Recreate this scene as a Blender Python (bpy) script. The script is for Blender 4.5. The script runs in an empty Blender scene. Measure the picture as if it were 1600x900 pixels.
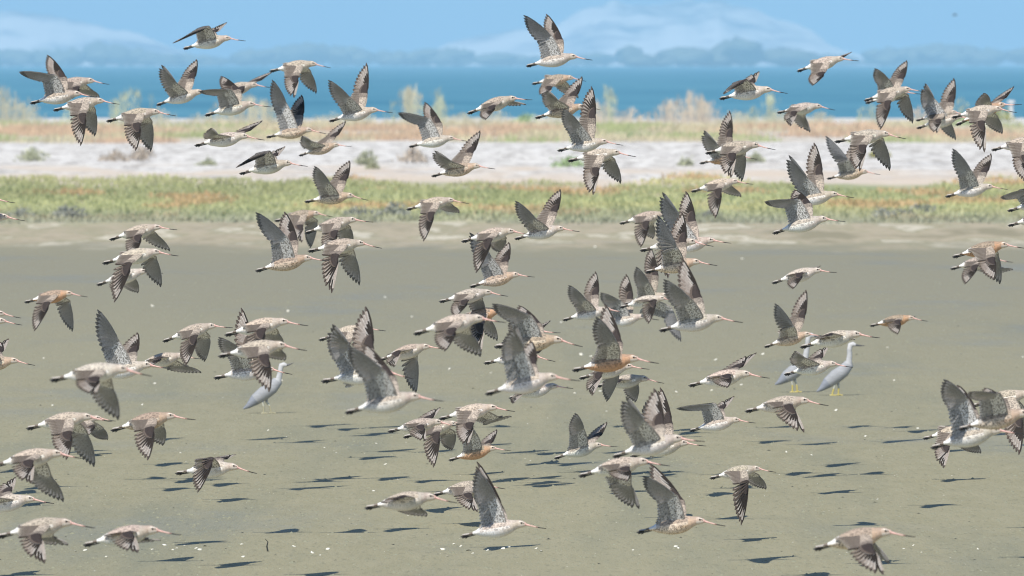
import bpy, math, random
import numpy as np
from mathutils import Vector, Matrix, noise

# ------------------------------------------------------------------ camera, world, sun
SC = bpy.context.scene
COL = SC.collection
W0, H0 = 1600.0, 900.0
LENS = 400.0
F = LENS / 36.0 * W0
CAMH = 2.5
HORIZON = 98.0
PITCH = math.atan((H0 / 2 - HORIZON) / F)

cam_d = bpy.data.cameras.new('camera')
cam_d.lens = LENS
cam_d.sensor_width = 36.0
cam_d.clip_start = 0.5
cam_d.clip_end = 40000
cam_d.dof.use_dof = True
cam_d.dof.focus_distance = 62.0
cam_d.dof.aperture_fstop = 13.0
cam = bpy.data.objects.new('camera', cam_d)
COL.objects.link(cam)
cam.location = (0, 0, CAMH)
cam.rotation_euler = (math.pi / 2 - PITCH, 0, 0)
SC.camera = cam

SUN_EL, SUN_AZ = math.radians(53), math.radians(197)     # compass-style azimuth, 180 = behind the camera
sd = Vector((math.sin(SUN_AZ) * math.cos(SUN_EL), math.cos(SUN_AZ) * math.cos(SUN_EL), math.sin(SUN_EL)))
sun_d = bpy.data.lights.new('sun', 'SUN')
sun_d.energy = 4.5
sun_d.angle = math.radians(0.53)
sun_d.color = (1.0, 0.95, 0.87)
sun = bpy.data.objects.new('sun', sun_d)
COL.objects.link(sun)
sun.rotation_euler = (-sd).to_track_quat('-Z', 'Y').to_euler()
sun.location = (0, -5, 30)

world = bpy.data.worlds.new("World")
SC.world = world
world.use_nodes = True
wn = world.node_tree
wn.nodes.clear()
sky = wn.nodes.new('ShaderNodeTexSky')
sky.sky_type = 'NISHITA'
sky.sun_disc = False
sky.sun_elevation = SUN_EL
sky.sun_rotation = SUN_AZ
sky.altitude = 0
sky.air_density = 1.0
sky.dust_density = 0.2
sky.ozone_density = 3.0
tc = wn.nodes.new('ShaderNodeTexCoord')
vadd = wn.nodes.new('ShaderNodeVectorMath'); vadd.operation = 'ADD'
vadd.inputs[1].default_value = (0, 0, 0.22)
vn = wn.nodes.new('ShaderNodeVectorMath'); vn.operation = 'NORMALIZE'
bg = wn.nodes.new('ShaderNodeBackground')
bg.inputs['Strength'].default_value = 0.11
wo = wn.nodes.new('ShaderNodeOutputWorld')
wn.links.new(tc.outputs['Generated'], vadd.inputs[0])
wn.links.new(vadd.outputs[0], vn.inputs[0])
wn.links.new(vn.outputs[0], sky.inputs[0])
wn.links.new(sky.outputs[0], bg.inputs[0])
wn.links.new(bg.outputs[0], wo.inputs[0])

SC.view_settings.view_transform = 'Standard'
SC.view_settings.look = 'None'
SC.view_settings.exposure = 0.1
SC.view_settings.gamma = 1.0
SC.cycles.max_bounces = 6
SC.cycles.volume_bounces = 1
SC.cycles.use_denoising = True
SC.cycles.pixel_filter_type = 'BLACKMAN_HARRIS'
SC.cycles.filter_width = 1.1

rng = np.random.default_rng(7)
random.seed(7)

# ------------------------------------------------------------------ helpers
def at(u, v, D):
    """world point seen at photo pixel (u, v) at distance D along +Y"""
    x = (u - W0 / 2) / F
    y = -(v - H0 / 2) / F
    c, s = math.cos(PITCH), math.sin(PITCH)
    dy, dz = c + y * s, -s + y * c
    return Vector((x / dy * D, D, CAMH + dz / dy * D))

def ground_at(u, v, z=0.0):
    D = F * (CAMH - z) / (v - HORIZON)
    return at(u, v, D)

def props(o, label=None, category=None, group=None, kind=None):
    if label: o['label'] = label
    if category: o['category'] = category
    if group: o['group'] = group
    if kind: o['kind'] = kind
    return o

def link(name, me, parent=None):
    o = bpy.data.objects.new(name, me)
    COL.objects.link(o)
    if parent: o.parent = parent
    return o

def empty(name, loc=(0, 0, 0)):
    o = bpy.data.objects.new(name, None)
    o.empty_display_size = 0.1
    COL.objects.link(o)
    o.location = loc
    return o

def np_mesh(name, verts, faces, mat, fcol=None, smooth=False, pat=None):
    """verts (n,3); faces (m,4) int, all quads (or (m,3)); fcol (m,3) colour per face"""
    me = bpy.data.meshes.new(name)
    verts = np.asarray(verts, dtype=np.float32)
    faces = np.asarray(faces, dtype=np.int32)
    m, k = faces.shape
    me.vertices.add(len(verts)); me.vertices.foreach_set('co', verts.ravel())
    me.loops.add(m * k); me.loops.foreach_set('vertex_index', faces.ravel())
    me.polygons.add(m)
    me.polygons.foreach_set('loop_start', np.arange(0, m * k, k, dtype=np.int32))
    me.polygons.foreach_set('loop_total', np.full(m, k, dtype=np.int32))
    if smooth: me.polygons.foreach_set('use_smooth', np.ones(m, dtype=bool))
    if fcol is not None:
        a = me.color_attributes.new('Col', 'FLOAT_COLOR', 'CORNER')
        fc = np.ones((m, k, 4), dtype=np.float32)
        fcol = np.asarray(fcol, dtype=np.float32)
        fc[:, :, :3] = fcol[:, None, :] if fcol.ndim == 2 else fcol
        a.data.foreach_set('color', fc.ravel())
    if pat is not None:
        a = me.attributes.new('pat', 'FLOAT', 'FACE')
        a.data.foreach_set('value', np.asarray(pat, dtype=np.float32))
    me.materials.append(mat)
    me.update(calc_edges=True)
    me.validate()
    return me

class NT:
    """tiny node helper"""
    def __init__(s, name):
        s.m = bpy.data.materials.new(name); s.m.use_nodes = True
        s.t = s.m.node_tree; s.t.nodes.clear()
        s.out = s.n('ShaderNodeOutputMaterial')
        s.b = s.n('ShaderNodeBsdfPrincipled')
        s.l(s.b.outputs[0], s.out.inputs[0])
    def n(s, t, **kw):
        x = s.t.nodes.new(t)
        for k, v in kw.items(): setattr(x, k, v)
        return x
    def l(s, a, b): s.t.links.new(a, b)
    def set(s, sock, v):
        if hasattr(v, 'links') or hasattr(v, 'is_output'): s.l(v, sock)
        else: sock.default_value = v
    def noise(s, vec, scale, detail=3, rough=.5, out='Fac'):
        x = s.n('ShaderNodeTexNoise'); x.inputs['Scale'].default_value = scale
        x.inputs['Detail'].default_value = detail; x.inputs['Roughness'].default_value = rough
        s.l(vec, x.inputs['Vector']); return x.outputs[out]
    def ramp(s, fac, stops):
        x = s.n('ShaderNodeValToRGB'); s.l(fac, x.inputs[0])
        e = x.color_ramp.elements
        while len(e) < len(stops): e.new(.5)
        for i, (p, c) in enumerate(stops):
            e[i].position = p
            e[i].color = (*c, 1) if len(c) == 3 else c
        return x.outputs[0]
    def mix(s, fac, a, b, mode='MIX'):
        x = s.n('ShaderNodeMix', data_type='RGBA', blend_type=mode)
        s.set(x.inputs[0], fac)
        for sock, v in ((x.inputs[6], a), (x.inputs[7], b)):
            if isinstance(v, tuple): sock.default_value = (*v, 1)
            else: s.l(v, sock)
        return x.outputs[2]
    def math(s, op, a, b=0.0, clamp=False):
        x = s.n('ShaderNodeMath', operation=op); x.use_clamp = clamp
        s.set(x.inputs[0], a); s.set(x.inputs[1], b); return x.outputs[0]
    def mapping(s, vec, scale=(1, 1, 1), loc=(0, 0, 0)):
        x = s.n('ShaderNodeMapping'); x.inputs['Scale'].default_value = scale
        x.inputs['Location'].default_value = loc
        s.l(vec, x.inputs['Vector']); return x.outputs[0]
    def geo(s, o='Position'): return s.n('ShaderNodeNewGeometry').outputs[o]
    def obj(s): return s.n('ShaderNodeTexCoord').outputs['Object']
    def bump(s, h, strength, dist):
        x = s.n('ShaderNodeBump'); x.inputs['Strength'].default_value = strength
        x.inputs['Distance'].default_value = dist
        s.l(h, x.inputs['Height']); s.l(x.outputs[0], s.b.inputs['Normal'])
    def attr(s, name, o='Color'):
        return s.n('ShaderNodeAttribute', attribute_name=name).outputs[o]

# ------------------------------------------------------------------ setting: mud, marsh, bank, sea
# half distances along +Y:  mud to 79 m, marsh to 118 m, shell bank to 155 m, dune grass to 206 m, beach to 222 m, sea
def ridge(x, y, sc, seed=0.0):
    return noise.noise(Vector((x * sc + seed, y * sc * .35, seed)))

def ground_z(x, y):
    y = y / 2
    def st(a, b): 
        t = min(max((y - a) / (b - a), 0), 1); return t * t * (3 - 2 * t)
    z = 0.08 * st(78, 88) + 0.14 * st(95, 118) + 0.10 * st(120, 150) + 0.10 * st(155, 200)
    z -= 0.85 * st(212, 245)
    if y > 84 and y < 225:
        z += 0.05 * ridge(x, y, .25, 3.1) * st(84, 100)
    return z

def build_ground():
    ys = np.concatenate([np.linspace(8, 76, 35), np.linspace(77, 125, 60), np.linspace(126, 250, 70)]) * 2
    xs = np.linspace(-46, 46, 140)
    ny, nx = len(ys), len(xs)
    v = np.zeros((ny * nx, 3))
    k = 0
    for y in ys:
        for x in xs:
            v[k] = (x, y, ground_z(x, y)); k += 1
    i = np.arange(ny - 1)[:, None] * nx + np.arange(nx - 1)[None, :]
    i = i.ravel()
    f = np.stack([i, i + 1, i + nx + 1, i + nx], 1)
    N = NT('shore_ground')
    P = N.mapping(N.geo(), (1, .5, 1))
    sep = N.n('ShaderNodeSeparateXYZ'); N.l(P, sep.inputs[0])
    Y = sep.outputs['Y']
    # mud
    n1 = N.noise(N.mapping(P, (.25, .05, 1)), 1.0, 4)
    n2 = N.noise(N.mapping(P, (6, 2.2, 1)), 1.0, 5, .7)
    n3 = N.noise(N.mapping(P, (30, 9, 1)), 1.0, 3, .6)
    mudc = N.ramp(n1, [(.3, (.275, .256, .160)), (.7, (.318, .297, .188))])
    mudc = N.mix(N.ramp(n2, [(.35, (0, 0, 0)), (.75, (1, 1, 1))]), mudc, (.343, .317, .208))
    pw = N.noise(N.mapping(P, (.9, .12, 1), (5, 1, 0)), 1.0, 5, .62)
    mudc = N.mix(N.ramp(pw, [(.5, (0, 0, 0)), (.68, (.8, .8, .8))]), mudc, (.235, .235, .165))
    sp = N.ramp(n3, [(.36, (1, 1, 1)), (.42, (0, 0, 0))])
    mudc = N.mix(N.math('MULTIPLY', sp, .4), mudc, (.16, .16, .11))
    # wet, greyer mud further out
    far = N.ramp(N.math('DIVIDE', Y, 100.0), [(.38, (0, 0, 0)), (.62, (1, 1, 1))])
    mudc = N.mix(far, mudc, (.275, .258, .178))
    # marsh edge / pebbles
    wob = N.noise(N.mapping(P, (.22, .12, 1)), 1.0, 4, .6)
    wob2 = N.noise(N.mapping(P, (.8, .25, 1), (9, 3, 0)), 1.0, 4, .6)
    Yw = N.math('ADD', Y, N.math('MULTIPLY', N.math('SUBTRACT', wob, .5), 9.0))
    Ys = N.math('ADD', Y, N.math('MULTIPLY', N.math('SUBTRACT', wob, .5), 30.0))
    peb = N.ramp(wob2, [(.34, (.29, .26, .17)), (.46, (.44, .38, .27)), (.54, (.34, .31, .2)), (.60, (.62, .57, .45)), (.66, (.40, .35, .24))])
    def step(v, a, b):
        x = N.n('ShaderNodeMapRange'); N.l(v, x.inputs[0])
        x.inputs[1].default_value = a; x.inputs[2].default_value = b
        x.interpolation_type = 'SMOOTHSTEP'
        return x.outputs[0]
    edgen = N.noise(N.mapping(P, (1.6, .5, 1), (2, 5, 0)), 1.0, 5, .7)
    Ye = N.math('ADD', Yw, N.math('MULTIPLY', N.math('SUBTRACT', edgen, .5), 9.0))
    c = N.mix(step(Ye, 75, 80.5), mudc, peb)
    marsh = N.ramp(wob2, [(.3, (.27, .31, .15)), (.5, (.34, .37, .19)), (.7, (.50, .42, .27))])
    c = N.mix(step(Yw, 85, 90), c, marsh)
    shell = N.ramp(N.noise(N.mapping(P, (2.6, .45, 1)), 1.0, 8, .8),
                   [(.36, (.32, .29, .25)), (.46, (.54, .51, .47)), (.54, (.74, .71, .66)), (.66, (.82, .80, .76))])
    pk = N.ramp(N.noise(N.mapping(P, (.5, .2, 1), (3, 7, 0)), 1.0, 5, .6), [(.42, (0, 0, 0)), (.58, (1, 1, 1))])
    c = N.mix(step(Ys, 106, 112), c, (.66, .56, .45))
    c = N.mix(N.math('MULTIPLY', step(Ys, 110, 118), N.math('MAXIMUM', pk, step(Ys, 118, 128))), c, shell)
    tan = N.ramp(wob2, [(.3, (.56, .50, .35)), (.5, (.60, .49, .36)), (.7, (.58, .54, .38))])
    c = N.mix(N.math('MULTIPLY', step(Yw, 153, 158), N.math('MAXIMUM', N.math('MULTIPLY', pk, .9), .35)), c, tan)
    c = N.mix(step(Yw, 190, 195), c, shell)
    N.l(c, N.b.inputs['Base Color'])
    rg = N.ramp(N.math('DIVIDE', Y, 100.0), [(.4, (.8, .8, .8)), (.7, (.65, .65, .65)), (.8, (.9, .9, .9))])
    wet = N.ramp(N.noise(N.mapping(P, (.35, .25, 1), (8, 2, 0)), 1.0, 5, .65), [(.52, (1, 1, 1)), (.64, (.6, .6, .6))])
    N.l(N.mix(1.0, rg, wet, 'MULTIPLY'), N.b.inputs['Roughness'])
    N.b.inputs['Specular IOR Level'].default_value = .25
    h = N.math('ADD', N.math('MULTIPLY', n2, 1.0), N.math('MULTIPLY', n3, .5))
    N.bump(h, .6, .03)
    me = np_mesh('ground', v, f, N.m, smooth=True)
    return props(link('ground', me), kind='structure')
build_ground()

def flat_quad(name, x0, x1, y0, y1, z, mat, ny=1):
    ys = np.linspace(y0, y1, ny + 1)
    v = []
    for y in ys: v += [(x0, y, z), (x1, y, z)]
    f = [(2 * i, 2 * i + 1, 2 * i + 3, 2 * i + 2) for i in range(ny)]
    return link(name, np_mesh(name, v, f, mat))

N = NT('open_mud'); N.b.inputs['Base Color'].default_value = (.29, .29, .2, 1); N.b.inputs['Roughness'].default_value = .85
N.l(N.ramp(N.noise(N.mapping(N.geo(), (.3, .1, 1)), 1, 4), [(.3, (.27, .27, .185)), (.7, (.31, .30, .21))]), N.b.inputs['Base Color'])
props(flat_quad('terrain', -400, 400, -300, 600, -0.35, N.m), kind='structure')

N = NT('sea_water')
P = N.geo()
w1 = N.noise(N.mapping(P, (.35, .12, 1)), 1.0, 5, .6)
w2 = N.noise(N.mapping(P, (.03, .012, 1)), 1.0, 4, .6)
N.l(N.ramp(w2, [(.35, (.045, .19, .29)), (.65, (.085, .26, .36))]), N.b.inputs['Base Color'])
N.b.inputs['Roughness'].default_value = .6
N.b.inputs['Specular IOR Level'].default_value = .2
N.b.inputs['IOR'].default_value = 1.2
N.bump(w1, 1.0, .6)
props(flat_quad('sea', -4000, 4000, 450, 9800, 0.0, N.m, 1), kind='structure')

# ------------------------------------------------------------------ far shore: trees, snowy mountains
def lump_range(name, D, depth, prof, mat, seed=0, rough=.12, nx=160):
    """a range of hills: closed solid whose crest follows prof (pixel x -> pixel y) at distance D"""
    us = np.linspace(prof[0][0], prof[-1][0], nx)
    py = np.interp(us, [p[0] for p in prof], [p[1] for p in prof])
    rows = 14
    v = []
    for j in range(rows + 1):
        s = j / rows
        hgt = math.sin(math.pi * s)
        for u, yy in zip(us, py):
            p = at(u, yy, D)
            H = max(p.z, 2) + 1
            nz = noise.fractal(Vector((u * .03 + seed, s * 5, seed)), 1, 2, 5)
            z = H * hgt ** .8 * (1 + rough * nz * (1.6 - hgt)) - 1
            x = p.x * (1 + (s - .5) * depth / D)
            v.append((x, D + (s - .5) * depth, min(z, H)))
    f = []
    for j in range(rows):
        for i in range(nx - 1):
            a = j * nx + i
            f.append((a, a + 1, a + nx + 1, a + nx))
    return link(name, np_mesh(name, v, f, mat, smooth=True))

N = NT('snowy_rock')
N.l(N.ramp(N.noise(N.mapping(N.geo(), (.006, .006, .03)), 1, 6, .65), [(.38, (.18, .22, .3)), (.5, (.62, .63, .66)), (.8, (.74, .74, .76))]), N.b.inputs['Base Color'])
N.b.inputs['Roughness'].default_value = .9
props(lump_range('mountains', 9300, 900, [(640, 98), (700, 68), (780, 50), (870, 38), (910, 14), (960, 2), (1030, 8), (1070, 0), (1130, 2), (1180, 16), (1268, 46), (1262, 66), (1330, 80), (1380, 99)][:11] + [(1300, 72), (1380, 99)], N.m, 3), kind='structure')
props(lump_range('hills', 9100, 700, [(-160, 60), (-60, 26), (20, 18), (80, 24), (150, 40), (220, 52), (270, 74), (330, 99)], N.m, 8), kind='structure')

def far_trees():
    N = NT('far_foliage')
    N.l(N.ramp(N.noise(N.geo(), .05, 3), [(.3, (.11, .13, .12)), (.7, (.17, .19, .15))]), N.b.inputs['Base Color'])
    N.b.inputs['Roughness'].default_value = 1
    # crown lumps along the far shore; heights follow the skyline of the photograph
    prof = [(-120, 80), (0, 76), (100, 78), (150, 66), (200, 72), (270, 84), (330, 88), (390, 78), (440, 70), (500, 66), (560, 76), (640, 80),
            (700, 72), (760, 80), (800, 86), (880, 90), (960, 78), (985, 72), (1010, 92), (1045, 80), (1060, 70), (1100, 76), (1110, 90),
            (1120, 74), (1145, 54), (1165, 60), (1190, 72), (1240, 78), (1300, 84), (1350, 92), (1370, 76), (1420, 72), (1470, 68), (1560, 74), (1720, 72)]
    xs = [p[0] for p in prof]; ysx = [p[1] for p in prof]
    R = random.Random(5)
    base = [Vector(t) for t in [(0, 0, 1), (.894, 0, .447), (.276, .851, .447), (-.724, .526, .447), (-.724, -.526, .447), (.276, -.851, .447),
            (.724, .526, -.447), (-.276, .851, -.447), (-.894, 0, -.447), (-.276, -.851, -.447), (.724, -.526, -.447), (0, 0, -1)]]
    bf = [(0,1,2),(0,2,3),(0,3,4),(0,4,5),(0,5,1),(1,6,2),(2,7,3),(3,8,4),(4,9,5),(5,10,1),(6,7,2),(7,8,3),(8,9,4),(9,10,5),(10,6,1),(11,7,6),(11,8,7),(11,9,8),(11,10,9),(11,6,10)]
    v, f = [], []
    D = 7400
    for q in range(1500):
        u = R.uniform(-120, 1720)
        yt = np.interp(u, xs, ysx) + R.uniform(-2, 10)
        d = (D if 960 < u < 1270 else D + 1100) + R.uniform(-120, 120)
        if (math.sin(u * .031) + math.sin(u * .083)) < -1.1: continue
        top = at(u, yt, d)
        if top.z < 1: continue
        hh = top.z * R.uniform(.25, .5)
        w = R.uniform(5, 14)
        zc = R.uniform(hh, max(top.z - hh, hh + .1))
        if q % 3 == 0: zc = top.z - hh
        o = len(v)
        for b in base:
            k = R.uniform(.8, 1.2)
            v.append((top.x + b.x * w * k, d + b.y * w * k, zc + b.z * hh * k))
        f += [(a + o, b + o, c + o) for a, b, c in bf]
    return props(link('far_wood', np_mesh('far_wood', v, f, N.m, smooth=False)), kind='stuff')
far_trees()

# ------------------------------------------------------------------ plants on the shore
def veg_material(name, rough=.8):
    N = NT(name)
    N.l(N.attr('Col'), N.b.inputs['Base Color'])
    N.b.inputs['Roughness'].default_value = rough
    N.b.inputs['Specular IOR Level'].default_value = .2
    tr = N.n('ShaderNodeBsdfTranslucent'); N.l(N.attr('Col'), tr.inputs[0])
    mx = N.n('ShaderNodeMixShader'); mx.inputs[0].default_value = .3
    N.l(N.b.outputs[0], mx.inputs[1]); N.l(tr.outputs[0], mx.inputs[2]); N.l(mx.outputs[0], N.out.inputs[0])
    return N.m
VEG = veg_material('leaf_blades')

def blades(xyz, h, lean, w, col):
    """arrays -> blade quads (tapered, bent)"""
    n = len(xyz)
    az = rng.uniform(0, 2 * np.pi, n)
    fx = rng.uniform(0, np.pi, n)
    wx, wy = np.cos(fx) * w / 2, np.sin(fx) * w / 2
    lx, ly = np.cos(az) * lean, np.sin(az) * lean
    v = np.zeros((n, 6, 3), np.float32)
    x, y, z = xyz[:, 0], xyz[:, 1], xyz[:, 2]
    for k, (t, q) in enumerate(((0, 1.0), (.55, .9), (1.0, .25))):
        cx, cy, cz = x + lx * t * t, y + ly * t * t, z + h * t
        v[:, 2 * k] = np.stack([cx - wx * q, cy - wy * q, cz], 1)
        v[:, 2 * k + 1] = np.stack([cx + wx * q, cy + wy * q, cz], 1)
    b = np.arange(n)[:, None] * 6
    f = np.concatenate([b + np.array([0, 1, 3, 2]), b + np.array([2, 3, 5, 4])], 0)
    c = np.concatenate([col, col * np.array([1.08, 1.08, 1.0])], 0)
    return v.reshape(-1, 3), f, c

def blob_noise(x, y, sx, sy, seed):
    return np.array([noise.noise(Vector((a * sx, b * sy, seed))) for a, b in zip(x, y)])

def scatter(name, n, y0, y1, hfun, colfun, dens, per=14, spread=.14, wid=.02, leank=.5):
    ys = rng.uniform(y0, y1, n)
    half = 2 * ys * (W0 / 2 / F) + 5
    xs = rng.uniform(-1, 1, n) * half
    keep = dens(xs, ys)
    xs, ys = xs[keep], ys[keep]
    hs = hfun(xs, ys)
    cols = colfun(xs, ys)
    m = len(xs)
    X = np.repeat(xs, per) + rng.normal(0, spread, m * per)
    Y = np.repeat(ys * 2, per) + rng.normal(0, spread, m * per)
    Hh = np.repeat(hs, per) * rng.uniform(.5, 1.1, m * per)
    C = np.repeat(cols, per, 0) * rng.uniform(.92, 1.08, (m * per, 1))
    Zb = np.repeat(np.array([ground_z(a, 2 * b) for a, b in zip(xs, ys)]), per) - .02
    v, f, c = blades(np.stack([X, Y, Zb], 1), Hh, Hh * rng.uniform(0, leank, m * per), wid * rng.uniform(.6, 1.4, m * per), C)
    return props(link(name, np_mesh(name, v, f, VEG, c)), kind='stuff')

def bank_edge(x):          # where the marsh gives way to shells (m along Y)
    return 112 + 18 * noise.noise(Vector((x * .22, 4.2, 0))) + 8 * noise.noise(Vector((x * .7, 1.2, 0)))

def marsh_dens(xs, ys):
    e = np.array([bank_edge(a) for a in xs])
    return (ys < e) & (ys > 86 + 2 * blob_noise(xs, ys * 0, .3, 1, 2.0))
def marsh_col(xs, ys):
    t = blob_noise(xs, ys, .25, .16, 5.5)[:, None]
    r = blob_noise(xs, ys, .5, .22, 9.5)[:, None]
    far = np.clip((ys - 86) / 8, 0, 1)[:, None]
    g = np.array([.52, .53, .29]) * (1 - far * 0) + np.zeros((len(xs), 3))
    g = g * (1 + .35 * t)
    y = np.array([.62, .56, .30])
    g = np.where(t > .18, y * .55 + g * .45, g)
    g = np.where(r > .28, np.array([.72, .42, .26]) * .6 + g * .4, g)
    grey = np.array([.42, .43, .33])
    g = g * far + grey * (1 - far)
    return g
scatter('saltmarsh_plants', 10500, 84, 134, lambda x, y: .07 + .05 * rng.random(len(x)) + .05 * np.clip(blob_noise(x, y, .4, .3, 1.5), 0, 1),
        marsh_col, marsh_dens, per=12, spread=.16, wid=.035, leank=.9)

def tan_col(xs, ys):
    t = blob_noise(xs, ys, .22, .1, 15.5)[:, None]
    r = rng.random((len(xs), 1))
    a = np.array([.66, .59, .42]); b = np.array([.68, .50, .36]); g = np.array([.47, .52, .27])
    c = np.where(t > .1, b, a) * (.8 + .4 * r)
    return np.where(t < -.28, g, c)
scatter('dune_grass', 8000, 155, 190, lambda x, y: .12 + .16 * rng.random(len(x)), tan_col,
        lambda x, y: blob_noise(x, y, .3, .12, 22) > -.16, per=9, spread=.2, wid=.03, leank=.6)

# tall stems rising in front of the sea, in the clumps the photograph shows
def tall_grass():
    spots = [(0, 130, 60, 'm'), (22, 150, 40, 'm'), (118, 150, 20, 'g'), (180, 150, 10, 'g'), (205, 128, 26, 'g'), (250, 165, 20, 'm'), (330, 170, 40, 'm'),
             (378, 140, 40, 'm'), (410, 150, 40, 'm'), (450, 165, 30, 'g'), (560, 165, 30, 'm'), (632, 140, 32, 'g'), (640, 128, 14, 'm'),
             (682, 135, 10, 'g'), (690, 150, 12, 'g'), (775, 165, 30, 'm'), (930, 165, 24, 't'), (955, 128, 12, 'g'), (940, 150, 20, 't'),
             (985, 165, 24, 't'), (1045, 150, 34, 't'), (1082, 138, 28, 't'), (1095, 152, 34, 't'), (1150, 168, 30, 'm'), (1180, 160, 24, 'g'),
             (1205, 140, 8, 'g'), (1215, 168, 24, 'm'), (1280, 170, 30, 'm'), (1360, 160, 22, 'g'), (1440, 160, 14, 't'), (1500, 150, 30, 'g'),
             (1550, 165, 30, 'g'), (870, 172, 40, 'm'), (720, 172, 30, 'm'), (520, 172, 40, 'm')]
    cols = {'g': np.array([.52, .55, .38]), 't': np.array([.66, .56, .44]), 'm': np.array([.58, .55, .41])}
    vs, fs, cs, o = [], [], [], 0
    for u, v0, wpx, k in spots:
        for _ in range(int((18 + wpx * 1.1) * (.55 if k == 'g' else 1))):
            D = rng.uniform(370, 412)
            uu = u + rng.normal(0, wpx * .55)
            base = at(uu, 190, D)
            z0 = ground_z(base.x, D)
            top = at(uu, v0 + .45 * abs(uu - u) + rng.exponential(20), D).z
            h = max(top - z0, .2)
            c = cols[k] * rng.uniform(.75, 1.2)
            n = 3
            X = np.stack([np.full(n, base.x) + rng.normal(0, .05, n), np.full(n, D) + rng.normal(0, .05, n), np.full(n, z0 - .03)], 1)
            v, f, c2 = blades(X, h * rng.uniform(.75, 1.0, n), h * rng.uniform(.02, .25, n), np.full(n, .018) * rng.uniform(.6, 1.2, n), np.tile(c, (n, 1)))
            vs.append(v); fs.append(f + o); cs.append(c2); o += len(v)
            # seed head
            n = 4
            X = np.stack([np.full(n, base.x) + rng.normal(0, .06, n), np.full(n, D) + rng.normal(0, .05, n), z0 + h * rng.uniform(.6, .85, n)], 1)
            v, f, c2 = blades(X, h * .2 * np.ones(n), h * .06 * np.ones(n), .03 * np.ones(n), np.tile(c * 1.1, (n, 1)))
            vs.append(v); fs.append(f + o); cs.append(c2); o += len(v)
    props(link('tall_beach_grass', np_mesh('tall_beach_grass', np.concatenate(vs), np.concatenate(fs), VEG, np.concatenate(cs))), kind='stuff')
tall_grass()

def shrub(u, v, wpx, hpx, D, col, label, grp='low bushes on the shore'):
    D = D * 2
    b = at(u, v, D)
    z0 = ground_z(b.x, D) - .02
    r = wpx / F * D / 2 * 1.1
    h = hpx / F * D * .85
    root = empty('low_bush', (b.x, D, z0))
    props(root, label, 'bush', grp)
    # woody stems
    n = 9
    X = np.stack([rng.normal(0, r * .12, n), rng.normal(0, r * .12, n), np.zeros(n)], 1)
    vv, f, c = blades(X, np.full(n, h * .75), r * .7 * rng.uniform(.3, 1, n), np.full(n, .015), np.tile(np.array([.14, .10, .06]), (n, 1)))
    link('stem', np_mesh('stem', vv, f, VEG, c), root)
    n = 380
    a = rng.uniform(0, 2 * np.pi, n); rr = np.sqrt(rng.random(n)); zz = rng.random(n)
    lobe = 1 + .35 * np.sin(a * 3 + u) + .25 * np.sin(a * 5 + v)
    k = np.sqrt(1 - (zz * .97) ** 2) * rr ** .8 * lobe * 1.15
    X = np.stack([np.cos(a) * k * r, np.sin(a) * k * r * .8, zz * h * (.75 + .35 * np.sin(a * 2 + u)) + rng.exponential(.12, n) * h], 1)
    vv, f, c = blades(X, np.full(n, h * .2), h * .18 * rng.random(n), np.full(n, .035) * rng.uniform(.6, 1.4, n), np.array(col)[None] * rng.uniform(.6, 1.4, (n, 1)))
    link('foliage', np_mesh('foliage', vv, f, VEG, c), root)

GR = (.50, .51, .36); BR = (.62, .54, .46); BG = (.42, .53, .28); GY = (.38, .385, .34)
for a in [
    (50, 250, 36, 20, 130, GR, 'green bush on the white shell bank, leftmost of all'),
    (180, 252, 40, 18, 130, BR, 'brownish low bush on the shell bank below the upper left flock'),
    (220, 250, 28, 24, 131, BR, 'taller brown bush on the shell bank, right neighbour of a paler one'),
    (325, 262, 22, 12, 126, GR, 'small green tuft at the marsh side of the shell bank, left'),
    (572, 262, 26, 22, 126, GR, 'olive bush on the shell bank above the left of centre marsh'),
    (582, 272, 18, 12, 121, GR, 'little green bush just below the olive one on the shell bank'),
    (646, 258, 36, 26, 129, BR, 'brown and green bush standing alone on the central shell bank'),
    (890, 265, 46, 18, 124, BG, 'bright green bush behind a descending wing right of centre'),
    (1070, 262, 20, 12, 125, GR, 'small green clump where marsh meets shell, under the right pair'),
    (1180, 258, 26, 16, 128, GR, 'green bush on the right of the pair over the shell bank'),
    (1372, 246, 24, 14, 134, (.36, .34, .12), 'yellowish bush on the right part of the shell bank'),
    (1462, 182, 40, 14, 200, BG, 'green mound before the sea in the upper right group'),
    (1562, 190, 40, 22, 200, (.40, .40, .12), 'yellow green bush at the beach beside the pale post'),
    (820, 192, 26, 14, 196, BG, 'green clump on the central tan grass strip, seaward side'),
    (985, 222, 22, 12, 160, BG, 'green clump at the lower edge of the tan grass, right of centre'),
    (1500, 196, 40, 18, 190, BG, 'green clump on the tan grass, far right'),
    (100, 340, 26, 14, 90, GY, 'grey low bush at the foot of the left marsh'),
    (108, 357, 52, 20, 88, GY, 'dark grey spreading bush at the shoreline, left of the dark winged bird'),
    (30, 352, 50, 14, 89, GY, 'grey bush at the shoreline, at the left edge'),
    (560, 352, 44, 18, 89, GY, 'grey bush between the left marsh group and the centre'),
    (615, 354, 52, 24, 88.5, GY, 'largest grey bush at the central shoreline'),
    (690, 350, 40, 14, 90, GY, 'pale grey bush at the shoreline, central'),
    (1110, 352, 40, 12, 89, GY, 'grey bush right of the tall cluster at the shoreline'),
    (1390, 350, 60, 16, 89, GY, 'dark grey bush at the shoreline on the right'),
    (1440, 340, 40, 14, 92, GY, 'small grey bush behind the right shoreline'),
]: shrub(*a)

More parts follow.
